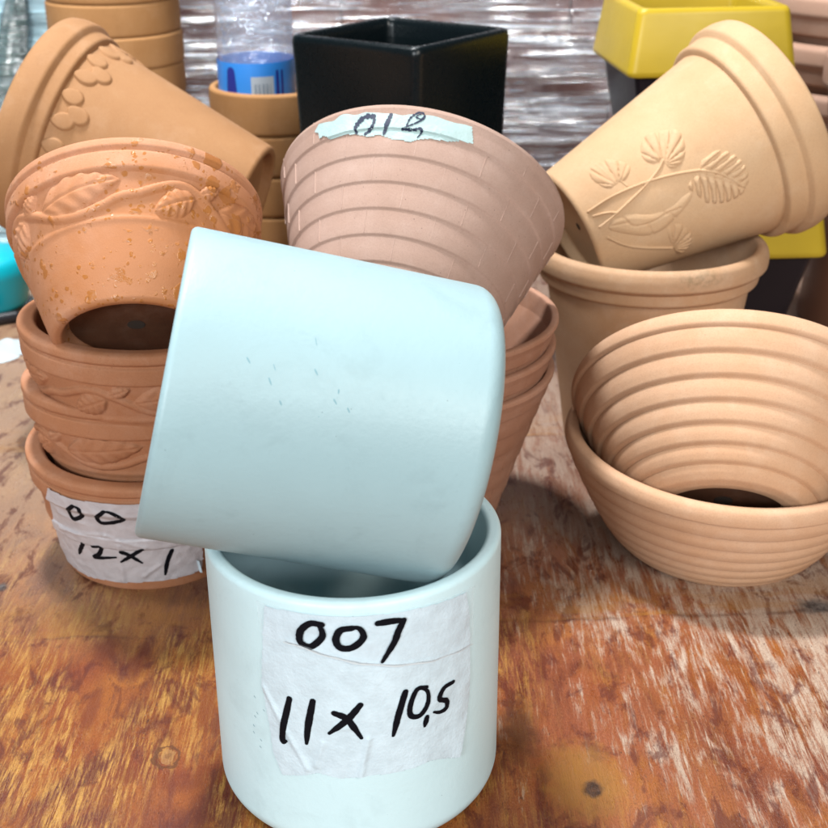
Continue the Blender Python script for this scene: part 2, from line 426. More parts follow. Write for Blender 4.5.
tb = thing('wooden_table', 'worn wooden table stained orange brown with pale scratches, under all the pots', 'table', (0, 0, 0))
tb.matrix_world = Matrix.Identity(4)
def boxm(x0, x1, y0, y1, z0, z1, mb=None):
    v = [(x0, y0, z0), (x1, y0, z0), (x1, y1, z0), (x0, y1, z0), (x0, y0, z1), (x1, y0, z1), (x1, y1, z1), (x0, y1, z1)]
    return (mb or MB()).add(v, [(3, 2, 1, 0), (4, 5, 6, 7), (0, 1, 5, 4), (1, 2, 6, 5), (2, 3, 7, 6), (3, 0, 4, 7)])
def bev(o, w=.3, seg=2):
    m = o.modifiers.new('bevel', 'BEVEL'); m.width = w*S; m.segments = seg; m.limit_method = 'ANGLE'; return o
WOODM = table_mat()
bev(boxm(-75, 75, 14, 150, -4, 0).build('tabletop', WOODM, tb, smooth=False), .4)
for sx in (-68, 68):
    for sy in (22, 142): boxm(sx-3, sx+3, sy-3, sy+3, -75, -4.02).build('leg', WOODM, tb, smooth=False)
fl = boxm(-250, 250, -100, 330, -77, -75).build('floor', plain('concrete_floor', (.22, .22, .21), .8, var=.2), None, smooth=False)
tag(fl, kind='structure')

# ------------------------------------------------------------------ white cylinder pots
def cyl_pot(name, label, base, a, mat, Rr=5.5, H=10.97, wall=.55, rf=.95):
    r = thing(name, label, 'plant pot', base, a, 'white cylinder pots')
    o = [(0, 0.25), (Rr-rf-.6, .25), (Rr-rf-.35, 0.0)] + arc(Rr-rf, rf, rf, -90, 0, 10) + [(Rr, H*.5), (Rr, H-.9)]
    lathe(o, 200, wob=.0012).build('body', mat, r)
    q = [(Rr, H-.9)] + arc(Rr-.24, H-.24, .24, 0, 90, 6) + arc(Rr-wall+.2, H-.2, .2, 90, 180, 5) + [(Rr-wall, H-.9)]
    lathe(q, 200, wob=.0012).build('rim', mat, r)
    i = [(Rr-wall, H-.9), (Rr-wall, 2.2), (Rr-wall-.4, 1.2), (Rr-wall-1.2, .9), (0, .9)]
    lathe(rounded(i, .5, 4), 200, wob=.0012).build('interior', mat, r)
    lathe([(0, .93), (.55, .93)], 24).build('drain_hole', M_HOLE, r)
    return r
w1 = cyl_pot('cylinder_pot', 'pale white cylinder pot standing upright with a paper label reading 007', (-2.3, 42.28, 0), (0, 0, 1), M_WHITE2)
aw = axis(75.5, 185.48)
bw = tuple(np.array([-8.76, 41.88, 16.95]) - 10.97*np.array(aw))
w2 = cyl_pot('cylinder_pot', 'pale bluish white cylinder pot lying tilted in the mouth of the labelled one', bw, aw, M_WHITE, rf=.75)

cs = lambda Rr, Rref: (lambda u, v, h: ((Rr+h)*math.cos(u/Rref), (Rr+h)*math.sin(u/Rref), v))
s55 = cs(5.5, 5.5)
LAB = [(-2.95, 10.47), (-.98, 10.5), (.56, 10.5), (2.49, 10.44), (4.5, 10.3), (4.72, 9.2), (4.78, 7.11), (4.75, 5.8), (4.5, 4.4), (4.19, 3.43), (3.4, 3.75), (2.81, 3.91), (1.6, 3.8), (.24, 3.85), (-.4, 3.72), (-1.25, 3.9), (-2.0, 3.62), (-2.63, 3.41), (-2.8, 3.9), (-2.98, 4.31), (-3.02, 5.0), (-3.09, 5.68), (-3.3, 7.18), (-3.2, 8.2), (-3.08, 9.37), (-3.0, 9.9)]
def lab_h(U, V):
    h = .03 + .03*np.abs(vnoise(U, V, .55, 3.1)) + .015*vnoise(U, V, 1.7, 9.2)
    h += .07*sstep(4.6, 3.4, V)*(.5+.5*np.sin(U*3.1+.6))**2
    for (p, q, amp) in (((-3.2, 7.0), (-1.6, 4.0), .05), ((-1.3, 4.2), (-1.0, 5.2), .05), ((.3, 3.8), (.6, 5.4), .07), ((-.4, 5.9), (.1, 5.95), .03)):
        d, _ = segdist(U, V, [p, q]); h += amp*np.exp(-(d/.12)**2)
    return np.maximum(h, .02)
lab = grid_patch(-3.4, 4.9, 3.3, 10.6, .04, lab_h, s55, lambda U, V, H: inpoly(U, V, LAB)).build('price_label', M_PAPER, w1)
def lab_surf(u, v, h):
    d = lab_h(np.array([u]), np.array([v]))[0]
    return s55(u, v, d+.012+h)
ink = MB()
ST = [[(-.84, 10.2), (-1.24, 10.2), (-1.58, 9.86), (-1.62, 9.42), (-1.28, 9.26), (-.86, 9.68), (-.88, 10.05), (-1.06, 10.27)],
      [(.16, 10.1), (-.23, 10.0), (-.39, 9.62), (-.25, 9.31), (.14, 9.31), (.52, 9.7), (.39, 10.08), (.0, 10.12)],
      [(1.02, 10.22), (1.5, 10.22), (1.93, 10.18)], [(1.9, 10.18), (1.7, 9.75), (1.56, 9.37), (1.14, 8.64)],
      [(-2.16, 6.89), (-2.44, 5.72), (-2.54, 4.98), (-2.38, 5.0)], [(-1.29, 6.98), (-1.51, 5.86), (-1.6, 5.1)],
      [(-.55, 6.55), (-.1, 6.3), (.36, 5.5)], [(.36, 6.91), (-.1, 6.3), (-.75, 5.68)],
      [(1.94, 7.2), (1.68, 6.29), (1.48, 5.45)],
      [(2.73, 7.14), (2.37, 7.17), (2.11, 6.57), (2.14, 6.13), (2.49, 6.05), (2.78, 6.44), (2.79, 6.93), (2.55, 7.19)],
      [(2.75, 5.88), (2.66, 5.5)],
      [(3.87, 6.90), (3.47, 6.82), (3.27, 6.45), (3.58, 6.22), (3.58, 5.92), (3.3, 5.86), (3.03, 5.98)]]
for k, s_ in enumerate(ST): ribbon(ink, s_, .235 if k < 9 else .19, lab_surf, (.05 if k < 4 else .004)+.0015*k, jag=.12)
ink.build('handwriting', M_INK, lab)
# strip of clear tape over the top of the label, its torn lower edge curled up
TEAR = [(-3.1, 9.3), (-2.2, 9.3), (-1.37, 9.16), (-.1, 8.8), (1.14, 8.51), (2.83, 8.23), (4.82, 8.05)]
TP = [(-3.25, 10.55), (.5, 10.62), (4.9, 10.4)]+TEAR[::-1]
def tp_h(U, V):
    d, _ = segdist(U, V, TEAR)
    return lab_h(U, V)+.035+.05*np.exp(-(d/.1)**2)
grid_patch(-3.3, 4.95, 7.9, 10.65, .06, tp_h, s55, lambda U, V, H: inpoly(U, V, TP)).build('clear_tape', M_CTAPE, lab)
ed = MB(); ribbon(ed, TEAR[1:], .06, lambda u, v, h: s55(u, v, lab_h(np.array([u]), np.array([v]))[0]+.1+.03*math.sin(u*5)+h), 0, jag=.8)
ed.build('curled_edge', plain('torn_tape_edge', (.80, .88, .92), .3), lab)
# nicks and scuffs in the glaze of the tilted pot
sm = MB()
for k, s_ in enumerate([[(3.56, 8.55), (3.41, 8.43)], [(3.05, 7.77), (2.86, 7.66)], [(2.41, 7.31), (2.29, 7.23)], [(3.6, 6.39), (3.44, 6.28)], [(2.07, 5.84), (2.0, 5.78)], [(2.14, 6.02), (2.03, 5.95)], [(2.58, 5.16), (2.44, 5.07)],
          [(2.77, 5.64), (2.64, 5.53)], [(3.1, 5.54), (2.98, 5.53)], [(2.49, 4.32), (2.35, 4.29)], [(4.64, 6.52), (4.41, 6.45)], [(3.51, 7.7), (3.33, 7.61)], [(-1.89, 6.34), (-1.96, 6.3)], [(-2.31, 6.12), (-2.5, 6.05)], [(-2.29, 5.89), (-2.47, 5.82)], [(-2.17, 5.62), (-2.44, 5.54)], [(-1.49, 3.97), (-1.56, 3.9)]]):
    sm = MB(); ribbon(sm, s_, .022 if k in (10, 11, 12, 13, 14, 15) else .045, s55, .004); sm.build('scuff_mark', M_SCUFF, w2)
for k in range(9):
    u, v = -4.0+random.random()*.9, 6.6-k*.32+random.random()*.2
    sm = MB(); ribbon(sm, [(u, v), (u+.07, v-.06)], .03, s55, .004); sm.build('scuff_mark', M_SCUFF, w1)

# ------------------------------------------------------------------ leaf-band terracotta pots (left)
TLH, TLR, TLB = 6.91, 5.85, 3.67
def leaf_pot(name, label, base, a, mat, rb=TLB, relief=True, hole=True):
    r = thing(name, label, 'plant pot', base, a, 'terracotta pots with a leaf band')
    H, R0 = TLH, TLR
    w = lambda z: rb + (R0-.22-rb)*(z/5.4)**.92 if z > 0 else rb
    body = rounded([(0, .85), (rb-.62, .85), (rb-.42, .03), (rb-.1, 0), (rb+.05, .12), (w(1.5), 1.5), (w(3.1), 3.1), (w(3.2)+.10, 3.3), (w(3.4)+.02, 3.5), (w(4.4)-.02, 4.4), (w(5.25), 5.28)], .12, 4)
    lathe(body, 220, wob=.0016).build('body', mat, r)
    lathe([(0, .845), (rb-.62, .845), (rb-.5, .4)], 120, wob=.0016).build('base', M_DAMP_SHADE if mat is M_TERRAW else mat, r)
    rim = rounded([(w(5.2), 5.25), (R0-.02, 5.36), (R0+.02, 6.14), (R0-.08, 6.24), (R0-.08, 6.3), (R0+.08, 6.42), (R0+.08, H-.12), (R0-.15, H), (R0-.7, H), (R0-.85, H-.25), (R0-.9, 5.0)], .13, 4)
    lathe(rim, 220, wob=.0016).build('rim', mat, r)
    inn = [(R0-.9, 5.0), (rb-.2, 1.4), (rb-.6, 1.25), (0, 1.2)]
    lathe(rounded(inn, .4, 4), 120, wob=.0016).build('interior', mat, r)
    if hole:
        lathe([(0, .83), (.4, .83)], 28).build('drain_hole', M_HOLE, r)
    if relief:
        prof = [(w(z), z) for z in np.linspace(.2, 5.3, 40)]
        sf = surf_of(prof, 5.5); Lp = 2*math.pi*5.5/4
        def hf(U, V):
            ph = np.mod(U+6.3, Lp)-6.3            # one repeat, -6.3 .. 2.34
            H_ = np.full(U.shape, -.05)
            for off in (-Lp, 0, Lp):
                u = ph+off
                d, _ = segdist(u, V, spline([(-6.9, 4.35), (-5.2, 4.9), (-4.0, 4.6), (-2.4, 3.85), (-1.2, 3.66), (0, 3.88), (.85, 4.2), (1.75, 4.35)], 5))
                H_ = np.maximum(H_, .17*np.sqrt(np.clip(1-(d/.21)**2, 0, 1))-.02)
                for (x0, y0, x1, y1, wd) in ((-3.1, 4.35, .95, 4.92, .80), (-4.35, 4.5, -6.2, 3.66, .62), (-4.2, 4.72, -3.2, 5.2, .34), (1.35, 4.3, -.9, 3.5, .0), (1.2, 4.2, -.6, 3.45, .0)):
                    if wd == 0: continue
                    L = math.hypot(x1-x0, y1-y0); ex = ((x1-x0)/L, (y1-y0)/L)
                    a_ = ((u-x0)*ex[0]+(V-y0)*ex[1])/L; b_ = (-(u-x0)*ex[1]+(V-y0)*ex[0])
                    half = wd*np.sin(np.pi*np.clip(a_, 0, 1)**.85)**.8+1e-6
                    q = np.abs(b_)/half; ins = (a_ > 0) & (a_ < 1) & (q < 1)
                    vein = .5+.5*np.cos(2*np.pi*(a_*5.2-np.abs(b_)*1.1))
                    hh = .26*np.sqrt(np.clip(1-q**3, 0, 1))*(.55+.45*np.sin(np.pi*np.clip(a_, 0, 1))) - .075*vein*q**.5 - .06*np.exp(-(b_/.05)**2)
                    H_ = np.where(ins, np.maximum(H_, hh), H_)
            return H_
        grid_patch(0, 2*math.pi*5.5, 3.35, 5.3, .058, hf, sf, lambda U, V, H: H > -.04, wrap=True).build('leaf_relief', mat, r, sharp=70)
    return r
p3 = leaf_pot('terracotta_pot', 'red terracotta pot at the bottom of the left stack, with a crumpled paper label', (-13.71, 60.04, 0), (.02, -.02, 1), M_TERRA, rb=4.55, relief=False)
p3.scale = (1.02, 1.02, .945)
p2 = leaf_pot('terracotta_pot', 'leaf-band terracotta pot in the middle of the left stack of three', (-13.75, 59.75, 2.95), (.03, .07, 1), M_TERRA)
p1 = dup(p2, 'leaf-band terracotta pot at the top of the left stack, holding a tilted wet pot', (-13.35, 59.1, 6.35), (.05, .02, 1), spin=37)
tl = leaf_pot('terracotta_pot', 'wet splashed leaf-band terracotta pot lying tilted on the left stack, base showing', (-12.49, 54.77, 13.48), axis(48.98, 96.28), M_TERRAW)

# label of the bottom pot
w3 = lambda z: 4.55 + (TLR-.22-4.55)*(z/5.4)**.92 if z > 0 else 4.55
s53 = surf_of([(w3(z)+(.15 if 3.0 < z < 3.7 else .07), z) for z in np.linspace(.02, 5.0, 60)]+[(TLR+.04, 5.32), (TLR+.08, 6.2)], 5.3)
LB3 = [(-3.75, 6.1), (-2.54, 5.98), (-1.3, 6.06), (.55, 6.08), (1.84, 6.02), (2.92, 6.05), (3.45, 1.65), (3.36, .91), (2.18, .83), (.87, .82), (-.73, .71), (-2.05, .66), (-3.0, .55), (-4.1, .62), (-4.9, .8), (-5.15, 1.5), (-5.0, 2.1), (-4.6, 3.4), (-4.25, 4.73)]
def l3h(U, V):
    h = .05+.05*np.abs(vnoise(U, V, .8, 5.5))+.03*vnoise(U, V, 2.4, 2.2)
    for (p, q, amp) in (((-3.9, 3.5), (-1.2, 3.9), .07), ((-1.2, 3.9), (.6, 3.2), .06), ((-.75, .8), (-.6, 3.3), .07), ((-3.6, 4.6), (-2.2, 4.4), .05), ((.4, 1.2), (1.2, 1.9), .06)):
        d, _ = segdist(U, V, [p, q]); h += amp*np.exp(-(d/.13)**2)
    return np.maximum(h, .03)
lb3 = grid_patch(-5.2, 3.5, .5, 6.2, .055, l3h, s53, lambda U, V, H: inpoly(U, V, LB3)).build('price_label', M_PAPER2, p3)
ink = MB()
def l3surf(u, v, h): return s53(u, v, l3h(np.array([u]), np.array([v]))[0]+.012+h)
for k, s_ in enumerate([[(-2.39, 5.6), (-2.84, 5.05), (-2.68, 4.6), (-2.16, 4.95), (-2.1, 5.5), (-2.42, 5.62)], [(-.94, 5.6), (-1.38, 5.05), (-1.2, 4.72), (-.6, 4.85), (-.18, 5.12), (-.61, 5.55), (-.98, 5.62)],
        [(-2.56, 3.02), (-3.15, 2.05)], [(-2.05, 2.95), (-1.56, 3.05), (-1.74, 2.55), (-2.12, 2.2), (-1.44, 2.33), (-.89, 2.46)], [(-.58, 2.88), (-.13, 2.6), (.36, 2.13)], [(.46, 3.1), (-.13, 2.6), (-.64, 2.21)], [(1.83, 2.8), (1.58, 2.07), (1.44, 1.2)]]):
    ribbon(ink, s_, .215, l3surf, .004+.0015*k, jag=.15)
ink.build('handwriting', M_INK, lb3)
cu = MB()      # loose end of the label rolled up beside the white pot
vs = []; fs = []
for j in range(9):
    for k in range(13):
        t = -math.pi*.9*k/12; x, y, z = s53(3.42+.02*j/8-.2*(1-j/8), 1.75-.9*j/8, .14)
        vs.append((x+.12*math.cos(t), y+.16*math.sin(t), z+.02*math.sin(3*t)))
for j in range(8):
    for k in range(12): fs.append((j*13+k, j*13+k+1, (j+1)*13+k+1, (j+1)*13+k))
cu.add(vs, fs).build('curled_end', M_PAPER, lb3)

# ------------------------------------------------------------------ stepped brick pots (middle)
def brick_pot(name, label, base, a, mat, R0=7.08, H=9.28, rb=3.94):
    r = thing(name, label, 'plant pot', base, a, 'pink pots with stepped brick bands')
    n = 8; bh = H/n; outp = [(0, .5), (rb-.6, .5), (rb-.4, .03), (rb-.12, 0)]
    rr = lambda z: rb+(R0-rb)*(z/H)**1.05
    for k in range(n):
        z0, z1 = k*bh, (k+1)*bh
        outp += [(rr(z0)+(.10 if k else .02), z0+(.02 if k else .1)), (rr(z0+.5*bh)+.065, z0+.5*bh)]
        if k < n-1: outp += [(rr(z1)-.0, z1-.03)]
    top = outp+[(R0+.02, H-.25)]
    lathe(rounded(top, .045, 2), 220, wob=.002).build('body', mat, r, sharp=50)
    rim = rounded([(R0+.02, H-.25), (R0+.02, H-.05), (R0-.1, H), (R0-.34, H), (R0-.40, H-.2), (R0-.55, H-1.0)], .09, 4)
    lathe(rim, 220, wob=.002).build('rim', mat, r)
    lathe(rounded([(R0-.55, H-1.0), (rb-.3, 1.2), (rb-.7, .95), (0, .9)], .3, 3), 140, wob=.002).build('interior', mat, r)
    lathe([(0, .48), (.6, .48)], 28).build('drain_hole', M_HOLE, r)
    J = MB(); rnd = random.Random(4)
    sf = lambda u, v, h: ((rr(v)+h)*math.cos(u), (rr(v)+h)*math.sin(u), v)
    obs = {7: [-.84, -.006], 6: [-1.24, -.40, .80], 5: [-.83, .417], 4: [], 3: [-1.235, .64], 2: [-.80, .026]}
    for k in range(n):
        m = 12; z0, z1 = k*bh+.06, (k+1)*bh-.05
        off = (0.0 if k % 2 else .5)*2*math.pi/m
        for q in range(m):
            t = off+2*math.pi*q/m+(rnd.random()-.5)*.06
            dt = .024/rr(z0); vs = []
            for j in range(4):
                z = z0+(z1-z0)*j/3
                f_ = .095-.08*min(1, (z-k*bh)/bh*1.05)
                for (ds, h) in ((-dt, f_-.05), (-dt*.5, f_+.03), (dt*.5, f_+.03), (dt, f_-.05)): vs.append(sf(t+ds, z, h))
            J.add(vs, [(4*j+i, 4*j+i+1, 4*j+i+5, 4*j+i+4) for j in range(3) for i in range(3)])
    J.build('brick_joint', M_JOINT if mat is M_PINK else mat, r)
    return r
M_JOINT = clay('clay_joint', (.64, .43, .35), (.58, .37, .29), (.70, .50, .42), seed=5)
m0 = brick_pot('stepped_pot', 'pink terracotta pot with stepped brick bands, tilted, with tape reading 018', (-1.38, 55.48, 12.0), axis(53.84, 75.76), M_PINK)
B = (.2, 62.5)
b1 = brick_pot('stepped_pot', 'topmost upright pink stepped pot in the middle stack, holding the tilted one', (.3, 62.5, 2.72), (0, 0, 1), M_PINK2)
b2 = dup(b1, 'second pink stepped pot from the top of the middle stack', (.2, 62.5, 1.36), (0, 0, 1), spin=50)
b3 = dup(b1, 'lowest pink stepped pot of the middle stack, standing on the table', (.15, 62.5, 0), (0, 0, 1), spin=95)
for q in (b1, b2, b3): pass
rrM = lambda z: 3.94+(7.08-3.94)*(max(z, 0)/9.28)**1.05
bhM = 9.28/8
stepM = lambda z: .10-.085*min(1, (z % bhM)/bhM*1.05)
sM = lambda u, v, h: ((rrM(v)+max(stepM(v), .0)+h)*math.cos(u/7), (rrM(v)+max(stepM(v), .0)+h)*math.sin(u/7), v)
LM_ = [(-6.95, 8.99), (-6.51, 9.02), (-5.43, 9.0), (-3.89, 8.98), (-2.29, 9.02), (-1.48, 9.05), (-.66, 9.08), (.5, 9.08), (.62, 8.7), (.83, 8.22), (.2, 8.16), (-.33, 7.98), (-1.2, 7.9), (-1.7, 7.78), (-2.03, 7.63), (-2.94, 7.7), (-3.5, 7.88), (-4.11, 7.82), (-4.8, 8.02), (-5.65, 8.1), (-6.2, 8.05), (-6.7, 8.35), (-6.9, 8.25), (-7.0, 8.6), (-7.2, 8.7)]
def lmh(U, V): return np.maximum(.05+.03*vnoise(U, V, 1.5, 4.4)+.09*np.exp(-(np.hypot(U+.75, V-8.0)/.4)**2)*np.abs(vnoise(U, V, 4, 1)), .03)
lm_ = grid_patch(-7.3, .95, 7.55, 9.15, .05, lmh, sM, lambda U, V, H: inpoly(U, V, LM_)).build('tape_label', M_TAPE3, m0)
ink = MB()
def lms(u, v, h): return sM(u, v, lmh(np.array([u]), np.array([v]))[0]+.015+h)
k = 0
for s_, w_, jg in (([(-3.92, 8.66), (-4.3, 8.68), (-4.6, 8.5), (-4.8, 8.2), (-4.72, 7.98)], .2, .9), ([(-4.3, 7.92), (-3.98, 8.12), (-3.86, 8.42), (-3.92, 8.62)], .15, .9), ([(-3.1, 8.72), (-3.22, 8.3), (-3.35, 7.86)], .2, .6),
                  ([(-2.3, 8.28), (-2.2, 8.6), (-2.0, 8.82), (-1.74, 8.94), (-1.55, 8.75), (-1.72, 8.52)], .075, 1.2), ([(-1.6, 8.75), (-1.8, 8.5), (-2.22, 8.25), (-2.5, 8.12)], .075, 1.2), ([(-2.5, 8.1), (-2.0, 8.12), (-1.62, 8.2), (-1.6, 8.02), (-1.73, 7.82)], .085, 1.3), ([(-1.75, 8.86), (-1.95, 8.7), (-1.62, 8.6)], .06, 1.2)):
    ribbon(ink, s_, w_, lms, .004+.0015*k, jag=jg); k += 1
ink.build('handwriting', M_INKB, lm_)

# ------------------------------------------------------------------ ribbed bowls (right)
def bowl(name, label, base, a, mat, R0, H, rb):
    r = thing(name, label, 'bowl', base, a, 'ribbed terracotta bowls')
    wall = lambda z: rb+(R0-.25-rb)*(max(z, 0)/(H-1))**.72
    n = 7; zr = H-1.0
    zs = [0]; ww = [.55, .62, .7, .78, .84, .9, .95]; tot = sum(ww)
    for q in ww: zs.append(zs[-1]+q/tot*zr)
    o = [(0, .95), (rb-.85, .95), (rb-.55, .03), (rb-.15, 0.0)]
    for k in range(n):
        z0, z1 = zs[k], zs[k+1]; d = z1-z0
        o += [(wall(z0)+.0, z0+.02), (wall(z0+.10*d)+.20, z0+.09*d), (wall(z0+.5*d)+.18, z0+.5*d), (wall(z1)+.05, z1-.03)]
    o += [(wall(zr)-.04, zr)]
    lathe(rounded(o, .09, 3), 240, wob=.0015).build('body', mat, r, sharp=60)
    lathe([(0, .94), (rb-.86, .94), (rb-.72, .5)], 120, wob=.0015).build('base', M_DAMP_SHADE if rb < 4 else mat, r)
    rim = rounded([(wall(zr)-.05, zr-.02), (R0-.02, zr+.06), (R0+.04, zr+.5), (R0-.1, H-.12), (R0-.4, H), (R0-.68, H-.12), (R0-.75, zr)], .2, 5)
    lathe(rim, 240, wob=.0015).build('rim', mat, r)
    inn = [(R0-.75, zr)]+[(wall(z)-.62, z) for z in np.linspace(zr-.4, 1.8, 8)]+[(rb-.9, 1.4), (0, 1.35)]
    lathe(inn, 160, wob=.0015).build('interior', mat, r)
    lathe([(0, .92), (.45, .92)], 28).build('drain_hole', M_HOLE, r)
    return r
bo1 = bowl('ribbed_bowl', 'peach ribbed terracotta bowl standing upright on the table at right', (15.8, 60.35, 0), (.03, -.04, 1), M_BOWL, 8.2, 6.3, 4.7)
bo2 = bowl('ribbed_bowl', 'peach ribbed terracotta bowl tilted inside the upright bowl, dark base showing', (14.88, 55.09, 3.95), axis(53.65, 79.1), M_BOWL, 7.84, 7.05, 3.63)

# ------------------------------------------------------------------ rolled-rim pots: peach pair on the right, ochre petal pot on the left
def rolled_pot(name, label, base, a, mat, R0, H, rb, ra, st, group=None, bodyk=1.0):
    """ra: height of the rolled rim, st: height of the step below it"""
    r = thing(name, label, 'plant pot', base, a, group)
    zb = H-ra-st; rt = R0-.95*bodyk
    body = [(0, .6), (rb-.6, .6), (rb-.42, .04), (rb-.15, 0), (rb+.03, .15), (rb+(rt-rb)*.5, zb*.5), (rt, zb+.02)]
    lathe(rounded(body, .14, 4), 200, wob=.0014).build('body', mat, r)
    rim = [(rt-.02, zb), (R0-.52, zb+.08), (R0-.42, zb+st-.08), (R0-.30, zb+st)] + [(R0-.05, zb+st+.18), (R0+.0, zb+st+.55*ra), (R0-.12, H-.18), (R0-.38, H), (R0-.75, H-.08), (R0-.9, H-.5), (R0-1.25, zb)]
    lathe(rounded(rim, .2, 5), 200, wob=.0014).build('rim', mat, r)
    lathe(rounded([(R0-1.25, zb), (rb-.2, 1.5), (rb-.7, 1.1), (0, 1.05)], .3, 3), 120, wob=.0014).build('interior', mat, r)
    lathe([(0, .57), (.22, .57)], 28).build('drain_hole', M_HOLE, r)
    return r
rp = rolled_pot('rolled_rim_pot', 'sandy terracotta pot with a scuffed rolled rim standing upright behind the bowls', (13.8, 72.5, 0), (-.005, .02, 1), M_SAND, 6.82, 12.6, 4.5, 1.35, .87, 'sandy rolled rim pots')
pp = rolled_pot('rolled_rim_pot', 'peach terracotta pot with raised monstera leaves lying tilted in the upright pot', (8.90, 71.4, 13.5), axis(66.68, 17.36), M_PEACH, 6.5, 13.4, 3.5, 1.7, 1.2, 'sandy rolled rim pots')
sP = lambda u, v, h: ((3.5+(5.47-3.5)*v/10.35+h)*math.cos(u/5), (3.5+(5.47-3.5)*v/10.35+h)*math.sin(u/5), v)
def relP(U, V):
    H = np.full(U.shape, -.05)
    def stem(pts, w, h):
        nonlocal H
        d, _ = segdist(U, V, spline(pts, 6)); H = np.maximum(H, h*np.sqrt(np.clip(1-(d/w)**2, 0, 1))-.01*(d > w)-.04*(d > w*1.3))
    def leaf(outl, base, tip, h, nl, bend=.9, radial=False):
        nonlocal H
        o = spline(outl+[outl[0]], 6); ins = inpoly(U, V, o); d, _ = segdist(U, V, o, True)
        L = math.hypot(tip[0]-base[0], tip[1]-base[1]); ex = ((tip[0]-base[0])/L, (tip[1]-base[1])/L)
        a = ((U-base[0])*ex[0]+(V-base[1])*ex[1])/L; b = (-(U-base[0])*ex[1]+(V-base[1])*ex[0])
        ph = a*nl-np.abs(b)*bend*nl/L*.75
        if radial: ph = np.arctan2(b, a*L+.15)*nl/2.6+.5
        rd = np.hypot(a*L, b)/L
        lobe = np.abs(np.sin(np.pi*ph))**.6
        edge = np.sqrt(np.clip(d/.25, 0, 1))
        hh = h*edge*(.35+.65*lobe*np.clip(np.abs(b)/.35, 0, 1)+.3*np.exp(-(b/.07)**2))
        far_ = rd if radial else np.abs(b)/(.95)
        cut = sstep(.0, .28, lobe-(np.clip(far_*.8-.42, 0, .5) if radial else np.clip(far_*.95-.15, 0, .62)))
        hh = hh*cut-.03*(1-cut)
        H = np.where(ins, np.maximum(H, hh), H)
    leaf([(-1.67, 6.99), (-1.67, 7.79), (-1.2, 8.43), (-.4, 8.81), (.46, 8.81), (1.14, 8.33), (1.29, 7.34), (.86, 6.35), (.27, 6.02), (-.61, 5.66), (-1.08, 6.4)], (-1.13, 6.5), (.85, 8.5), .2, 6)
    leaf([(-2.61, 5.08), (-3.0, 4.45), (-3.86, 4.44), (-4.65, 5.22), (-4.2, 6.17), (-3.62, 6.74), (-2.59, 6.5), (-1.96, 5.95), (-1.94, 5.31)], (-2.5, 5.15), (-4.2, 6.1), .17, 7, radial=True)
    leaf([(-2.88, 2.7), (-2.96, 1.96), (-4.12, 1.58), (-5.03, 1.8), (-5.15, 2.48), (-4.5, 3.11), (-3.52, 3.61), (-2.86, 3.15)], (-2.8, 2.5), (-5.0, 2.2), .12, 7, radial=True)
    leaf([(3.25, 4.05), (1.74, 3.87), (1.25, 4.2), (1.61, 4.86), (2.71, 5.22), (3.91, 4.99), (4.32, 4.41)], (3.1, 4.1), (2.0, 5.0), .12, 7, radial=True)
    stem([(-2.2, .48), (-2.29, 1.92), (-2.03, 3.72), (-1.6, 5.28), (-1.13, 6.55)], .10, .13)
    stem([(-1.13, 6.55), (-.59, 7.3), (-.02, 7.82), (.75, 8.36)], .07, .19)
    stem([(-.8, .66), (-1.17, 1.85), (-1.85, 3.76), (-2.32, 4.74), (-2.64, 5.15)], .09, .13)
    stem([(-1.73, .61), (-1.45, 1.33), (-1.1, 1.83)], .09, .12)
    stem([(.19, .8), (1.15, 1.42), (1.98, 2.26), (3.14, 3.99)], .09, .13)
    stem([(-2.95, 2.75), (-2.4, 2.9)], .05, .06)
    pod = spline([(-.97, 1.4), (-.7, 2.3), (-.06, 3.32), (.1, 4.37), (-.23, 5.34), (-.19, 5.81), (.3, 5.53), (.86, 4.65), (1.39, 3.57), (1.22, 2.63), (.36, 1.61), (-.38, 1.02), (-.97, 1.4)], 6)
    ins = inpoly(U, V, pod); d, _ = segdist(U, V, pod); hh = .12*np.sqrt(np.clip(d/.3, 0, 1))
    d2, _ = segdist(U, V, spline([(-.76, 1.95), (.19, 2.27), (.48, 3.29), (.37, 4.05), (.39, 4.9)], 5)); hh -= .07*np.exp(-(d2/.06)**2)
    for q in ([(.5, 3.0), (1.3, 3.1)], [(-.5, 1.2), (-.2, 2.1)], [(.35, 4.3), (.95, 4.5)], [(-.1, 4.0), (.4, 4.1)]):
        d3, _ = segdist(U, V, q); hh -= .05*np.exp(-(d3/.06)**2)
    H = np.where(ins, np.maximum(H, hh), H)
    return H
grid_patch(-5.4, 4.6, .3, 9.1, .04, relP, sP, lambda U, V, H: H > -.045).build('leaf_relief', M_PEACH, pp, sharp=70)

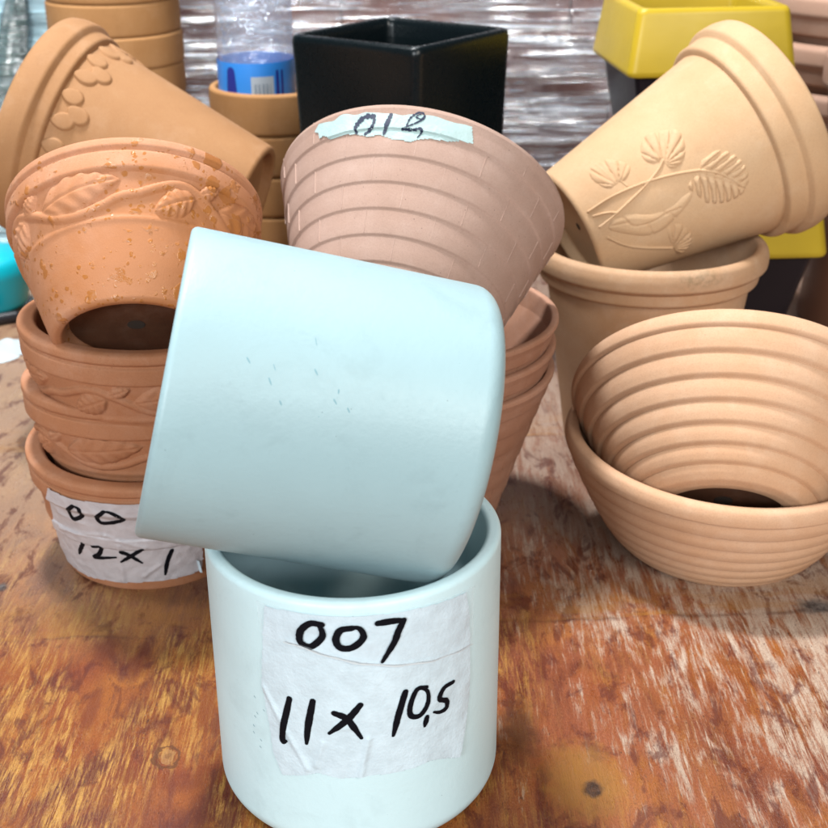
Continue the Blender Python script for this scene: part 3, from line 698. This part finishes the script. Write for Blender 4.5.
op = rolled_pot('petal_pot', 'ochre terracotta pot with raised petals under its rim, lying on its side at upper left', (-9.55, 75.36, 13.92), axis(70.3, 168.99), M_OCHRE, 6.68, 13.6, 3.78, 1.75, .85, bodyk=.95)
op['category'] = 'plant pot'
rO = lambda v: 3.78+(6.68-.95*.95-3.78)*v/11.0
sO = lambda u, v, h: ((rO(v)+h)*math.cos(u/6), (rO(v)+h)*math.sin(u/6), v)
per = 2*math.pi*6/12
for k in range(12):
    mbp = None
    def hO(U, V, k=k):
        H = np.full(U.shape, -.06)
        for (du, v0, ru, rv, rot) in ((.0, 10.36, .56, .68, .2), (.66, 9.74, .57, .68, -.4), (1.58, 10.42, .56, .64, 0)):
            u = U-(2.4+k*per+du); v = V-v0; c, s_ = math.cos(rot), math.sin(rot)
            a, b = (u*c+v*s_), (-u*s_+v*c)
            w = ru*(1-.34*np.clip((b/rv+1)/2, 0, 1)**2.2)
            q = (a/w)**2+(b/rv)**2
            H = np.maximum(H, np.where(q < 1.2, .17*np.clip((1.06-q)/.36, 0, 1)**.5+.03*(1-q)-.03, -.06))
        return H
    c0 = 2.4+k*per
    grid_patch(c0-.9, c0+2.4, 8.7, 11.15, .05, hO, sO, lambda U, V, H: H > -.05).build('petal', M_OCHRE, op, sharp=80)

# pot hidden under it that carries it
sup = rolled_pot('rolled_rim_pot', 'ochre terracotta pot standing behind the left stack, propping up the petal pot', (-15.2, 76.5, 0), (0, 0, 1), M_OCHRE, 5.4, 9.9, 3.6, 1.3, .7)

# ------------------------------------------------------------------ straight banded pots (background stacks)
def band_pot(name, label, base, R0, H, band, mat, group):
    r = thing(name, label, 'plant pot', base, (0, 0, 1), group)
    rb = R0*.66
    lathe(rounded([(0, .5), (rb-.5, .5), (rb-.3, 0), (rb, .05), (R0-.55, H-band+.02)], .12, 3), 120).build('body', mat, r)
    lathe(rounded([(R0-.57, H-band), (R0-.05, H-band+.03), (R0, H-band+.2), (R0, H-.15), (R0-.15, H), (R0-.45, H), (R0-.55, H-.2), (R0-1.1, H-band)], .14, 4), 120).build('rim', mat, r)
    lathe([(R0-1.1, H-band), (rb-.3, 1.0), (0, .95)], 80).build('interior', mat, r)
    lathe([(0, .97), (.5, .97)], 20).build('drain_hole', M_HOLE, r)
    return r
gB = 'orange banded pots stacked behind the petal pot'
base_b = band_pot('banded_pot', 'orange banded pot at the bottom of the tall stack behind the petal pot', (-22.6, 103, 0), 5.0, 11, 2.34, M_BAND, gB)
names = ['second', 'third', 'fourth', 'fifth', 'sixth', 'seventh', 'eighth']
for k in range(1, 8):
    dup(base_b, 'orange banded pot, %s from the bottom of the tall stack behind the petal pot' % names[k-1], (-22.6+.06*math.sin(k*2.1), 103+.05*math.cos(k), 2.36*k), spin=k*40)
gC = 'orange banded pots stacked under the bottle'
base_c = band_pot('banded_pot', 'lowest orange banded pot of the stack that holds the plastic bottle', (-9.9, 95, 0), 4.65, 9.0, 2.85, M_BAND, gC)
for k, nm in ((1, 'second orange banded pot from the bottom of the stack under the bottle'), (2, 'orange banded pot just below the top one of the stack under the bottle'), (3, 'topmost orange banded pot of its stack, with the clear plastic bottle standing in it')):
    dup(base_c, nm, (-9.9+.05*math.sin(k*3), 95, 2.9*k), spin=k*70)

# bottle
def bottle_mat():
    t = NT('clear_blue_plastic'); p = t.coord()
    tr = t.n('ShaderNodeBsdfTransparent'); tr.inputs[0].default_value = (.91, .94, .99, 1)
    gl = t.n('ShaderNodeBsdfGlossy'); gl.inputs['Roughness'].default_value = .12; gl.inputs['Color'].default_value = (.85, .9, 1, 1)
    vo = t.n('ShaderNodeTexVoronoi'); t.put(vo.inputs['Vector'], p); vo.inputs['Scale'].default_value = 1.9
    nz = t.noise(p, .9, 3)
    drop = t.math('MULTIPLY', t.math('MAXIMUM', t.math('SUBTRACT', .3, vo.outputs['Distance']), 0.0), t.math('GREATER_THAN', t.noise(p, .8, 2), .47))
    nr = t.bump(t.math('ADD', t.math('MULTIPLY', drop, 3.0), nz), .8, .006)
    t.put(gl.inputs['Normal'], nr)
    fr = t.n('ShaderNodeLayerWeight'); fr.inputs['Blend'].default_value = .28; t.put(fr.inputs['Normal'], nr)
    df = t.n('ShaderNodeBsdfDiffuse'); df.inputs[0].default_value = (.70, .78, .92, 1)
    m0_ = t.n('ShaderNodeMixShader'); m0_.inputs[0].default_value = .16
    t.t.links.new(tr.outputs[0], m0_.inputs[1]); t.t.links.new(df.outputs[0], m0_.inputs[2])
    mx = t.n('ShaderNodeMixShader'); t.put(mx.inputs[0], t.math('MULTIPLY_ADD', fr.outputs['Facing'], .6, .06))
    t.t.links.new(m0_.outputs[0], mx.inputs[1]); t.t.links.new(gl.outputs[0], mx.inputs[2]); t.t.links.new(mx.outputs[0], t.out.inputs['Surface'])
    return t.m
bt = thing('plastic_bottle', 'clear bluish plastic bottle with droplets and a blue label, standing in a banded pot', 'bottle', (-10.95, 93.9, 13.7), (0, 0, 1))
pr = rounded([(0, .4), (1.6, .35), (2.3, .0), (2.62, .5), (2.68, 1.2), (2.68, 6.8), (2.62, 6.95), (2.68, 7.1), (2.72, 13.5), (2.5, 15), (1.4, 18), (1.15, 18.6), (1.15, 19.8)], .3, 4)
lathe(pr, 96).build('bottle_wall', bottle_mat(), bt)
lathe([(1.3, 18.9), (1.3, 20.3), (0, 20.3)], 40).build('cap', plain('blue_cap', (.03, .15, .6), .4), bt)
LBm = plain('blue_label', (.06, .42, 1.25), .35)
lw = MB(); vs = []; fs = []
for i in range(65):
    t_ = 2*math.pi*i/64
    for z in (1.6, 3.0, 4.5, 6.0): vs.append((2.735*math.cos(t_), 2.735*math.sin(t_), z))
for i in range(64):
    for k in range(3): fs.append((i*4+k, (i+1)*4+k, (i+1)*4+k+1, i*4+k+1))
bl = lw.add(vs, fs).build('bottle_label', LBm, bt)
cB = lambda u, v, h: ((2.735+h)*math.cos(u/2.735), (2.735+h)*math.sin(u/2.735), v)
grid_patch(-.1, 1.5, 3.4, 5.1, .1, lambda U, V: U*0+.012, cB).build('barcode_panel', plain('panel_white', (.68, .78, .88), .4), bl)
bb = MB()
for k, x in enumerate(np.linspace(.15, 1.25, 13)): 
    if k % 3 != 2: ribbon(bb, [(x, 3.55), (x, 4.6)], .04+.02*(k % 2), cB, .02, taper=False)
bb.build('barcode', plain('barcode_grey', (.2, .3, .42), .5), bl)
DPM = plain('dark_blue_print', (.03, .05, .42), .4)
for (x, w_) in ((-1.6, .8), (1.8, .25), (2.2, .2)):
    gp = MB(); ribbon(gp, [(x, 2.2), (x, 5.4)], w_, cB, .015, taper=False); gp.build('dark_print', DPM, bl)

# ------------------------------------------------------------------ square pots
def square_pot(name, label, base, rotz, mats, levels, wall, group=None):
    """levels: list of (part, [(half side, z), ...]) outer, bottom to top"""
    r = thing(name, label, 'plant pot', base, (0, 0, 1), group)
    r.matrix_world = Matrix.Translation(Vector(base)*S) @ Matrix.Rotation(R_(rotz), 4, 'Z')
    def ring(h, z, rad=.6):
        pts = []
        for (sx, sy, a0) in ((1, 1, 0), (-1, 1, 90), (-1, -1, 180), (1, -1, 270)):
            for k in range(5):
                t = R_(a0+90*k/4); q = min(rad, h*.4)
                pts.append((sx*(h-q)+q*math.cos(t), sy*(h-q)+q*math.sin(t), z))
        return pts
    for part, mat, prof in levels:
        mb = MB(); vs = []; fs = []
        for (h, z) in prof: vs += ring(h, z)
        for i in range(len(prof)-1):
            for k in range(20): fs.append((i*20+k, i*20+(k+1) % 20, (i+1)*20+(k+1) % 20, (i+1)*20+k))
        if part in ('body',): fs.append(tuple(range(19, -1, -1)))
        if part == 'interior': fs.append(tuple(range((len(prof)-1)*20, len(prof)*20)))
        mb.add(vs, fs).build(part, mat, r, sharp=50)
    return r
def gloss(name, col, rough=.12, var=.15):
    col = dim(col)
    t = NT(name); p = t.coord(); a = t.noise(p, .3, 4); b = t.noise(p, 3, 3)
    c = t.mix(a, tuple(q*(1-var) for q in col), tuple(q*(1+var) for q in col))
    t.base(**{'Base Color': c, 'Roughness': t.math('MULTIPLY_ADD', b, .12, rough), 'Specular IOR Level': .27, 'Normal': t.bump(a, .15, .002)})
    return t.m
M_BLACK = gloss('black_glaze', (.004, .008, .010), .22)
M_BLACK2 = gloss('blackish_glaze', (.016, .012, .018), .3)
M_YEL = gloss('yellow_glaze', (.66, .45, .03), .3, .12)
sq = 5.12
bs = square_pot('square_pot', 'tall glossy black square pot behind the tilted pink pot', (-.60, 86.2, .0), 53, None,
    [('body', M_BLACK, [(4.5, 0), (4.55, .2), (sq-.1, 18), (sq, 21.3)]),
     ('rim', M_BLACK, rounded([(sq, 21.3), (sq+.04, 22.1), (sq-.05, 22.45), (sq-.3, 22.55), (sq-.5, 22.45), (sq-.6, 22.1), (sq-.65, 21.3)], .14, 3)),
     ('interior', M_BLACK, [(sq-.65, 21.3), (sq-.8, 15), (3.6, 1.0)])], .8)
def yellow(label, x, y, z, H, rot, s):
    return square_pot('square_pot', label, (x, y, z), rot, None,
        [('body', M_BLACK2, [(s*.58, 0), (s*.6, .2), (s*.88, H-4.3), (s*.86, H-4.28)]),
         ('rim', M_YEL, rounded([(s*.9, H-4.33), (s*.985, H-4.28), (s, H-4.0), (s*.90, H-.25), (s*.87, H), (s*.79, H-.02), (s*.76, H-.3), (s*.76, H-2.5)], .15, 3)),
         ('interior', M_YEL, [(s*.76, H-2.5), (s*.55, 1.2)])], .8, 'yellow rimmed square pots')
yellow('yellow rimmed black square pot at upper right, on top of another like it', 19.15, 91.5, 9.75, 14.0, 5, 5.62)
yellow('yellow rimmed black square pot under its twin, half hidden by the tilted peach pot', 21.8, 88.9, 0, 12.2, 3, 5.75)

# ------------------------------------------------------------------ wrapped pallet of clay wares behind
def film_mat(name, tint, alpha, dfac=.3, glossw=.62):
    t = NT(name); p = t.coord()
    tr = t.n('ShaderNodeBsdfTransparent'); tr.inputs[0].default_value = (.93, .95, .99, 1)
    st = t.coord(scale=(.11, .11, 1.9), rot=(0, R_(-9), 0)); st2 = t.coord(scale=(.10, .10, 1.3), rot=(0, R_(21), 0))
    n1 = t.noise(st, 1.0, 5, .65, .7); n2 = t.noise(st2, 1.2, 4, .6, .4); n3 = t.noise(p, 1.4, 3, .6)
    h = t.math('ADD', t.math('MULTIPLY', n1, 1.2), t.math('ADD', n2, t.math('MULTIPLY', n3, .25)))
    nr = t.bump(h, 1.0, .008)
    gl = t.n('ShaderNodeBsdfGlossy'); gl.inputs['Roughness'].default_value = .19; gl.inputs['Color'].default_value = (1, 1, 1, 1); t.put(gl.inputs['Normal'], nr)
    df = t.n('ShaderNodeBsdfDiffuse'); df.inputs[0].default_value = tint+(1,); t.put(df.inputs['Normal'], nr)
    m1 = t.n('ShaderNodeMixShader'); t.put(m1.inputs[0], glossw); t.t.links.new(df.outputs[0], m1.inputs[1]); t.t.links.new(gl.outputs[0], m1.inputs[2])
    fold = t.ramp(t.math('ADD', t.math('MULTIPLY', n1, .6), t.math('MULTIPLY', n2, .4)), [(.44, alpha*.3), (.66, min(1, alpha*2.0))])
    m2 = t.n('ShaderNodeMixShader'); t.put(m2.inputs[0], fold); t.t.links.new(tr.outputs[0], m2.inputs[1]); t.t.links.new(m1.outputs[0], m2.inputs[2])
    t.t.links.new(m2.outputs[0], t.out.inputs['Surface'])
    return t.m
M_FILM = film_mat('stretch_film', (.74, .82, .92), .50, glossw=.42)
M_FILMB = film_mat('blue_film', (.60, .88, .98), 2.0, glossw=.1)
M_STACK = clay('clay_stack', (.42, .14, .085), (.20, .06, .045), (.55, .26, .17), seed=90, rough=.6)
def wrapped(name, label, x0, x1, y0, y1, H, film, innermat, rowh, seed, parts=True):
    r = thing(name, label, 'wrapped bundle', ((x0+x1)/2, (y0+y1)/2, 0))
    r.matrix_world = Matrix.Translation(((x0+x1)/2*S, (y0+y1)/2*S, 0))
    w, d = (x1-x0)/2, (y1-y0)/2; rnd = random.Random(seed)
    z = .1; mb = MB()
    rowh0 = rowh
    while z < H-rowh*.6:
        rowh = rowh0*(.6+.9*rnd.random())
        x = -w+.6
        while x < w-1:
            l = 7+rnd.random()*16; xe = min(x+l, w-.6); i_ = rnd.random()*.9
            boxm(x+.01, xe-.01, -d+.7+i_, d-.7, z+.02, z+rowh-.02, mb); x = xe
        z += rowh
    bev(mb.build('clay_ware', innermat, r, smooth=False), .25)
    # film round the outside: front, sides, back and top, pulled in between rows
    P = []; step = .55; Lw = [(-w, -d), (w, -d), (w, d), (-w, d), (-w, -d)]; per = []
    for (a, b) in zip(Lw[:-1], Lw[1:]):
        n = int(math.hypot(b[0]-a[0], b[1]-a[1])/step)
        nx, ny = (b[1]-a[1]), -(b[0]-a[0]); L = math.hypot(nx, ny)
        per += [(a[0]+(b[0]-a[0])*k/n, a[1]+(b[1]-a[1])*k/n, nx/L, ny/L) for k in range(n)]
    nz = int(H/.4); vs = []; fs = []; n = len(per)
    for k in range(nz+1):
        zz = H*k/nz
        for i, (x, y, nx, ny) in enumerate(per):
            q = .30*mnoise.noise((x*.08+seed, y*.08, zz*.85))+.34*mnoise.noise((x*.05, y*.05+seed, zz*.5+x*.09))+.1*mnoise.noise((x*.5, y*.5, zz*.9))
            q += .12*mnoise.noise((x*.12+4, seed, zz*2.2+x*.05))
            vs.append((x+nx*q, y+ny*q, zz))
    for k in range(nz):
        for i in range(n): fs.append((k*n+i, k*n+(i+1) % n, (k+1)*n+(i+1) % n, (k+1)*n+i))
    MB().add(vs, fs).build('stretch_film', film, r)
    return r
wrapped('wrapped_bundle', 'bundle of brown clay ware in shiny stretch film behind the black square pot', -27.2, 26, 109.5, 130, 40, M_FILM, M_STACK, 11, 3)
wl = wrapped('wrapped_bundle', 'bundle wrapped in pale blue plastic film at the far left edge', -62, -27.9, 111, 130, 40, M_FILMB, plain('carton', (.55, .75, .85), .7, var=.1), 6, 8)
# grey-green pointed fold hanging in the film
mb = MB(); vs = []; fs = []
prof = [(0, 9.5, .2), (.06, 8.8, .5), (.2, 7.4, 1.0), (.38, 5.4, 1.55), (.6, 2.6, 2.0), (.8, .0, 2.2), (1.0, -3, 2.5)]
for k in range(25):
    t_ = k/24; z = np.interp(t_, [p[0] for p in prof], [p[1] for p in prof]); w_ = np.interp(t_, [p[0] for p in prof], [p[2] for p in prof])
    cx = -2.5*t_**1.1
    for j in range(9):
        s_ = j/8*2-1; vs.append((cx+s_*w_*.62, -.5*(1-s_*s_)-.12*math.sin(9*s_+t_*7), z))
for k in range(24):
    for j in range(8): fs.append((k*9+j, k*9+j+1, (k+1)*9+j+1, (k+1)*9+j))
fd = mb.add(vs, fs).build('plastic_fold', film_mat('grey_green_film', (.13, .19, .185), 2.0, glossw=.14), wl)
fd.location = Vector((44.95-31.4, -10.3, 15.2))*S
sd = fd.modifiers.new('thick', 'SOLIDIFY'); sd.thickness = .002

# cyan object, folded tissue and pen on the left of the table
cy = thing('plastic_scoop', 'bright cyan rounded plastic tub lying beside the left stack', 'tub', (-33.6, 97.6, 0))
lathe(rounded([(0, 0), (2.2, 0), (3.0, .3), (3.6, 3.2), (3.3, 4.3), (1.6, 4.8), (0, 4.9)], .8, 6), 64).build('tub_wall', plain('cyan_plastic', (.0, .62, .78), .35), cy)
lathe(rounded([(0, -.0), (2.3, -.02), (2.3, .12), (0, .14)], .03, 2), 48).build('foot_ring', plain('cyan_plastic_foot', (.0, .5, .66), .35), cy)
tis = MB()
def crump(cx, cy_, r, hh, seed, mb):
    vs = []; fs = []; n, m = 28, 9
    for i in range(n):
        t_ = 2*math.pi*i/n
        for k in range(m):
            q = k/(m-1); rr_ = r*q*(1+.25*mnoise.noise((math.cos(t_)*1.3+seed, math.sin(t_)*1.3, seed)))
            x, y = cx+rr_*math.cos(t_)*1.5, cy_+rr_*math.sin(t_)
            vs.append((x, y, .03+hh*(1-q**2)*(.75+.5*mnoise.noise((x*.9, y*.9, seed)))))
    for i in range(n):
        j = (i+1) % n
        for k in range(m-1): fs.append((i*m+k, j*m+k, j*m+k+1, i*m+k+1))
    mb.add(vs, fs)
crump(-29.1, 88.0, 1.1, 1.25, 2.0, tis); crump(-30.2, 86.6, 1.2, .4, 5.0, tis)
tis = tis.build('crumpled_tissue', plain('tissue_white', (.70, .80, .84), .8), None)
tag(tis, 'small crumpled white tissue on the table left of the stack', 'tissue')
pn = thing('marker_pen', 'pale grey marker pen with a dark cap below the cyan tub', 'pen', (-33.6, 92.4, .42))
pn.matrix_world = Matrix.Translation((-.336, .924, .0045)) @ Matrix.Rotation(R_(28), 4, 'Z') @ Matrix.Rotation(R_(90), 4, 'Y')
lathe(rounded([(0, -3), (.38, -3), (.42, -2.8), (.42, 2.2), (.3, 2.4), (0, 2.4)], .08, 3), 24).build('barrel', plain('pen_grey', (.55, .6, .62), .4), pn)
lathe(rounded([(.44, 1.0), (.46, 1.05), (.44, 3.6), (.3, 3.8), (0, 3.8)], .08, 3), 24).build('cap', plain('pen_black', (.02, .02, .025), .4), pn)

# pale wide-rim pots stacked at the right edge, and a brown jar in front of them
gP = 'large pale pots stacked at the right edge'
def wide_pot(label, base, R0, mat):
    r = thing('wide_rim_pot', label, 'plant pot', base, (0, 0, 1), gP)
    H = 11
    lathe(rounded([(0, .4), (R0*.6, .3), (R0*.6+.3, 0), (R0-1.6, H-3.3)], .2, 3), 120).build('body', mat, r)
    lathe(rounded([(R0-1.65, H-3.35), (R0-.9, H-3.2), (R0-.75, H-1.9), (R0-.05, H-1.6), (R0, H-.3), (R0-.5, H), (R0-1.1, H-.1), (R0-1.7, H-2), (R0-2.1, H-3.3)], .28, 4), 120).build('rim', mat, r)
    lathe([(R0-2.1, H-3.3), (R0*.6-.5, 1), (0, .9)], 80).build('interior', mat, r)
    return r
wp = wide_pot('lowest large pale wide-rimmed pot of the stack at the right edge', (40.5, 113, 0), 12.5, M_PALE)
for k, nm in ((1, 'second large pale wide-rimmed pot up in the right-edge stack'), (2, 'third large pale wide-rimmed pot up in the right-edge stack'), (3, 'large pale wide-rimmed pot just below the top of the right-edge stack'), (4, 'topmost large pale wide-rimmed pot of the right-edge stack')):
    dup(wp, nm, (40.5+.1*k, 113, 3.75*k))
bj = thing('brown_jar', 'glossy brown clay jar cut off by the right edge of the photo', 'jar', (34.3, 93.0, 0))
lathe(rounded([(0, 0), (4.6, 0), (5.0, .3), (4.8, 3), (4.4, 8), (4.3, 14), (4.6, 17.0)], .6, 4), 96).build('body', gloss('brown_glaze', (.23, .10, .06), .28), bj)
lathe(rounded([(4.6, 17.0), (5.1, 17.6), (5.15, 19.6), (4.7, 20.2), (4.1, 19.8), (3.9, 17)], .2, 4), 96).build('rim', gloss('brown_rim', (.58, .34, .24), .4), bj)
lathe([(3.9, 17), (3.8, 13), (3.9, 6), (3, 1), (0, .9)], 60).build('interior', M_BROWN, bj)

# ------------------------------------------------------------------ camera
cam = bpy.data.cameras.new('camera'); co = bpy.data.objects.new('camera', cam); COL.objects.link(co)
pitch, roll, hcam = R_(24.41), R_(-.49), 34.6
F = Vector((0, math.cos(pitch), -math.sin(pitch))); U0 = Vector((0, math.sin(pitch), math.cos(pitch))); X0 = Vector((1, 0, 0))
Rv = X0*math.cos(roll)+U0*math.sin(roll); Uv = U0*math.cos(roll)-X0*math.sin(roll)
m = Matrix((Rv, Uv, -F)).transposed().to_4x4(); m.translation = Vector((0, 0, hcam*S)); co.matrix_world = m
cam.sensor_width = 36; cam.lens = 1300/828*36; cam.clip_start = .01; cam.clip_end = 50
cam.dof.use_dof = True; cam.dof.focus_distance = .50; cam.dof.aperture_fstop = 22
sc.camera = co

# ------------------------------------------------------------------ light: shop ceiling lamps, plus added fill lamps out of view
def lamp(name, loc, at, size, power, col, sy=None):
    l = bpy.data.lights.new(name, 'AREA'); l.energy = power; l.color = col; l.size = size
    if sy: l.shape = 'RECTANGLE'; l.size_y = sy
    o = bpy.data.objects.new(name, l); COL.objects.link(o); o.location = Vector(loc)*S
    o.rotation_euler = (Vector(at)-Vector(loc)).to_track_quat('-Z', 'Y').to_euler(); return o
lamp('area_lamp', (-26, 84, 150), (2, 58, 0), .17, 22, (.97, .99, 1.0))
lamp('area_lamp', (14, -115, 84), (0, 52, 6), 2.0, 12.5, (.92, .975, 1.0), .22)  # low front strip, an added fill out of view for the upright faces
lamp('area_lamp', (-75, -90, 68), (0, 52, 6), .4, 11, (.92, .975, 1.0))  # low left fill, added out of view to brighten the sides of the pots
lamp('area_lamp', (80, -60, 100), (8, 58, 6), .4, 8.5, (1.0, .95, .86))
lamp('area_lamp', (-75, 55, 135), (-20, 110, 15), .3, 6, (.92, .98, 1.0))  # unseen lamp added to brighten the pale blue film at the back
lamp('area_lamp', (10, 190, 170), (0, 100, 10), .2, 4, (.9, .96, 1.0), 1.2)
w = bpy.data.worlds.new('World'); sc.world = w; w.use_nodes = True
bg = w.node_tree.nodes['Background']; bg.inputs[0].default_value = (.55, .62, .70, 1); bg.inputs[1].default_value = .08
sc.view_settings.view_transform = 'Standard'; sc.view_settings.look = 'None'; sc.view_settings.exposure = .7; sc.view_settings.gamma = 1
